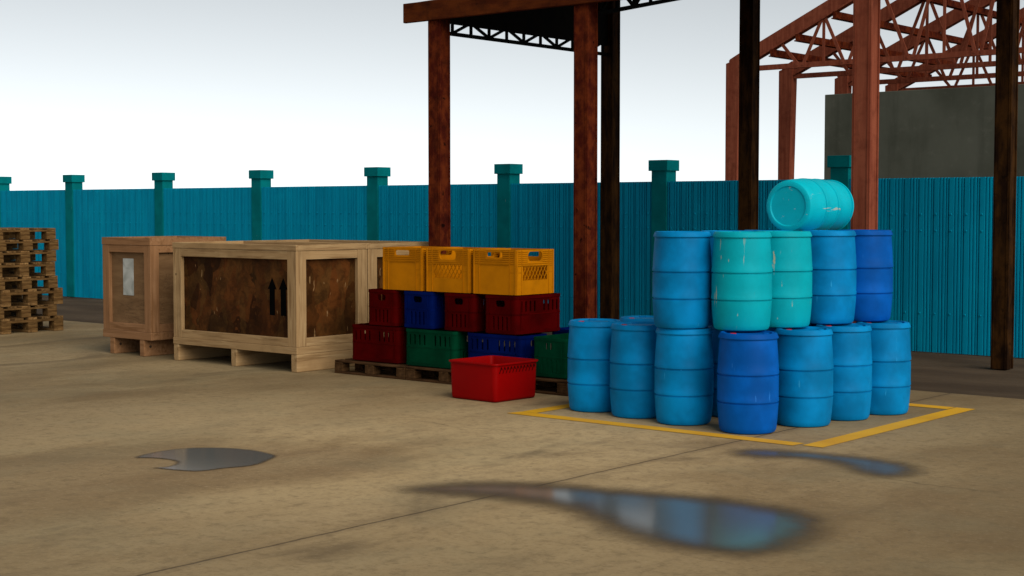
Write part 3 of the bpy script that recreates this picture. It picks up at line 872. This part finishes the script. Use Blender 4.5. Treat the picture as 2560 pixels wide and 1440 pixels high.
# ------------------------------------------------------------------ red tub
def tub():
    t = thing('plastic_tub', 'empty bright red plastic tub on the floor in front of the crate pile', 'tub', (-10.335, 12.075, 0), R(-2.5))
    S, D, H, r = .655, .645, .405, .045
    # walls as nested rounded rectangles: outside up, over the lip, inside down
    prof = [(-.03, 0), (-.006, .012), (.0, .035), (.006, .2), (.012, H - .018), (.030, H - .018), (.033, H - .004), (.030, H), (.008, H), (-.004, H - .02), (-.012, .2), (-.018, .03), (-.05, .014)]
    bm = bmesh.new(); rings = []
    for e, z in prof:
        rings.append([bm.verts.new((p[0], p[1], z)) for p in rrect(0, 0, S + 2 * e, D + 2 * e, r + max(e, -.03), 6)])
    n = len(rings[0])
    for a, b in zip(rings, rings[1:]):
        for i in range(n): bm.faces.new((a[i], a[(i + 1) % n], b[(i + 1) % n], b[i]))
    bm.faces.new(list(reversed(rings[0]))); bm.faces.new(rings[-1])
    obj('body', bm, M['tub'], t, True, angle=50)
    # row of slanted ventilation cuts under the rim on the two end walls
    for s in (1, -1):
        bm = bmesh.new()
        for k in range(11):
            y = -.262 + .0505 * k
            for q in ((y - .012, y + .016, .300, .365), (y + .03, y + .016, .335, .365)):
                x = S / 2 + .0095
                z0, z1 = q[2], q[3]
                w = .0055
                e0 = .0106 if z0 > .32 else .0095
                vs = [bm.verts.new((s * (S / 2 + .0072 + .000034 * 1000 * (zz - .2) + .0022), yy, zz)) for yy, zz in ((q[0] - w, z0), (q[0] + w, z0), (q[1] + w, z1), (q[1] - w, z1))]
                bm.faces.new(vs)
        obj('vent_slot', bm, M['black'], t)
    return t
tub()

# ------------------------------------------------------------------ drums
HD = .895
def drum(label):
    t = thing('plastic_drum', label, 'drum', group='plastic drums piled inside the yellow box')
    bm = bmesh.new()
    body = [(.0, .010), (.186, .010), (.196, .0), (.222, .0), (.243, .010), (.254, .030), (.258, .06), (.264, .12), (.2695, .19), (.2735, .262), (.2735, .267), (.2625, .270), (.2625, .279), (.2760, .283), (.2758, .311), (.2735, .316), (.2742, .40), (.2735, .509), (.2735, .513), (.2625, .516), (.2625, .525), (.2760, .530), (.2755, .558), (.2730, .563), (.2690, .65), (.2630, .74), (.2570, .81), (.2545, .842), (.250, .852)]
    add_lathe(bm, body[1:], 64, True, True)
    obj('body', bm, M['blue'], t, True, angle=28)
    bm = bmesh.new()
    lid = [(.252, .842), (.2665, .844), (.2685, .849), (.2675, .857), (.256, .884), (.250, .892), (.243, HD), (.236, .893), (.229, .882), (.222, .878), (.10, .880), (.02, .880)]
    add_lathe(bm, lid, 64, True, True)
    for k in range(4):       # short lifting lugs moulded in the rim
        a = R(45 + 90 * k); 
        mt = Matrix.Rotation(a, 4, 'Z')
        add_box(bm, .205, .232, -.035, .035, .876, .8935, .003, mt)
    obj('lid', bm, M['blue'], t, True, angle=28)
    for nm, x, y, mt in (('bung', -.105, -.088, M['cap']), ('bung', .12, .10, M['blue'])):
        bm = bmesh.new(); add_lathe(bm, [(.029, .879), (.029, .884), (.024, .887), (.010, .887)], 16)
        obj(nm, bm, mt, t, True, (x, y, 0))
    return t
d0 = drum('dark blue drum at the front corner of the lower tier')
P0 = Vector((-7.017, 11.717)); da = Vector((.140, .6633)); db = Vector((-.6413, .0947))
def at(i, j): return P0 + da * i + db * j
blue, deep, teal, turq = M['blue'], M['deep'], M['teal'], M['turq']
lower = [(None, (-7.017, 11.717), deep, 'dark blue drum at the front corner of the lower tier, under the front teal drum'),
         (None, (-6.852, 12.425), blue, 'blue drum on the floor just right of the dark blue corner drum'),
         (None, (-6.770, 13.043), blue, 'blue floor drum second to the right of the dark blue corner drum'),
         (None, (-6.658, 13.648), blue, 'blue floor drum at the far right end, near the end of the yellow line'),
         (None, (-7.761, 11.806), blue, 'blue floor drum just left of the dark blue corner drum, carrying another blue drum'),
         (None, (-8.356, 11.912), blue, 'open topped row drum on the floor, second from the left'),
         (None, (-8.941, 12.001), blue, 'leftmost blue floor drum, beside the green crate'),
         (None, tuple(at(1, 3)), blue, 'blue drum behind, its lid showing behind the two leftmost floor drums'),
         (None, tuple(at(1.05, 1.22)), blue, 'shaded blue drum inside the pile, in the dark gap left of the corner drum'),
         (None, tuple(at(2.05, 1.02)), blue, 'shaded blue drum deep inside the pile, behind the right hand floor drums')]
lower[5] = (None, (-8.356, 11.912), blue, 'blue floor drum second from the left, nothing on its lid')
UZ = HD + .001
upper = [((-7.765, 11.77), blue, 'blue drum at the left end of the upper tier'),
         ((-7.214, 11.921), teal, 'scratched teal drum at the front of the upper tier, on the dark blue drum'),
         ((-7.113, 12.487), teal, 'scratched teal drum of the upper tier half hidden behind the front teal drum'),
         ((-6.999, 13.15), blue, 'mid blue drum of the upper tier, between a teal and a dark blue drum'),
         ((-6.891, 13.714), deep, 'dark blue drum at the right end of the upper tier'),
         ((-7.68, 12.42), blue, 'blue upper drum, its rim showing between the left blue and front teal drums'),
         ((-7.585, 13.05), blue, 'blue upper drum whose rim peeks out left of the lying drum')]
used = False
for _, (x, y), mt, lab in lower:
    if not used:
        used = True; d0.location = (x, y, 0); d0['label'] = lab
        for ch in d0.children:
            if ch.data.materials[0] == blue: ch.material_slots[0].link = 'OBJECT'; ch.material_slots[0].material = deep
        src = d0
    else:
        c = copy_thing(d0, (x, y, 0), (0, 0, R(random.uniform(-4, 4))), lab)
        for ch in c.children:
            if ch.material_slots[0].material in (deep, blue): ch.material_slots[0].link = 'OBJECT'; ch.material_slots[0].material = mt
for (x, y), mt, lab in upper:
    c = copy_thing(d0, (x, y, UZ), (0, 0, R(random.uniform(-4, 4))), lab)
    for ch in c.children:
        if ch.material_slots[0].material in (deep, blue): ch.material_slots[0].link = 'OBJECT'; ch.material_slots[0].material = mt
ly = copy_thing(d0, (-7.366, 13.018, 2 * HD + .236), (R(-90), 0, 0), 'turquoise drum lying on its side on top of the pile')
for ch in ly.children:
    if ch.material_slots[0].material in (deep, blue): ch.material_slots[0].link = 'OBJECT'; ch.material_slots[0].material = turq

# ------------------------------------------------------------------ light, sky, camera
EL, AZ = R(36), R(107)      # sun elevation; azimuth clockwise from +Y
w = bpy.data.worlds.new('World'); sc.world = w; w.use_nodes = True
t = NT(w.node_tree); w.node_tree.nodes.clear()
out = t.n('ShaderNodeOutputWorld'); bg = t.n('ShaderNodeBackground'); t.link(bg.outputs[0], out.inputs['Surface'])
sky = t.n('ShaderNodeTexSky'); sky.sky_type = 'NISHITA'; sky.sun_disc = False
sky.sun_elevation = EL; sky.sun_rotation = AZ; sky.altitude = 0; sky.air_density = 0.45; sky.dust_density = 0.0; sky.ozone_density = 1.0
hs = t.n('ShaderNodeHueSaturation'); hs.inputs['Saturation'].default_value = .14
t.link(sky.outputs[0], hs.inputs['Color']); t.link(t.mix(1.0, hs.outputs[0], (.965, 1.0, .985), 'MULTIPLY'), bg.inputs['Color'])
bg.inputs['Strength'].default_value = .115

sl = bpy.data.lights.new('sun', 'SUN'); sl.energy = 3.1; sl.angle = R(55); sl.color = (1.0, .92, .80)
so = bpy.data.objects.new('sun', sl); COL.objects.link(so)
dirv = Vector((math.sin(AZ) * math.cos(EL), math.cos(AZ) * math.cos(EL), math.sin(EL)))
so.rotation_euler = dirv.to_track_quat('Z', 'Y').to_euler(); so.location = (20, 0, 20)

cam = bpy.data.cameras.new('camera'); cam.sensor_width = 36; cam.lens = 52.9875; cam.clip_end = 3000
co = bpy.data.objects.new('camera', cam); COL.objects.link(co)
co.location = (0, 0, 2.0); co.rotation_euler = (R(90 - 3.008), 0, R(39.8563))
sc.camera = co
sc.view_settings.view_transform = 'Standard'; sc.view_settings.look = 'None'
sc.view_settings.exposure = 0.0; sc.view_settings.gamma = 1.0
sc.render.resolution_x = 1024; sc.render.resolution_y = 576
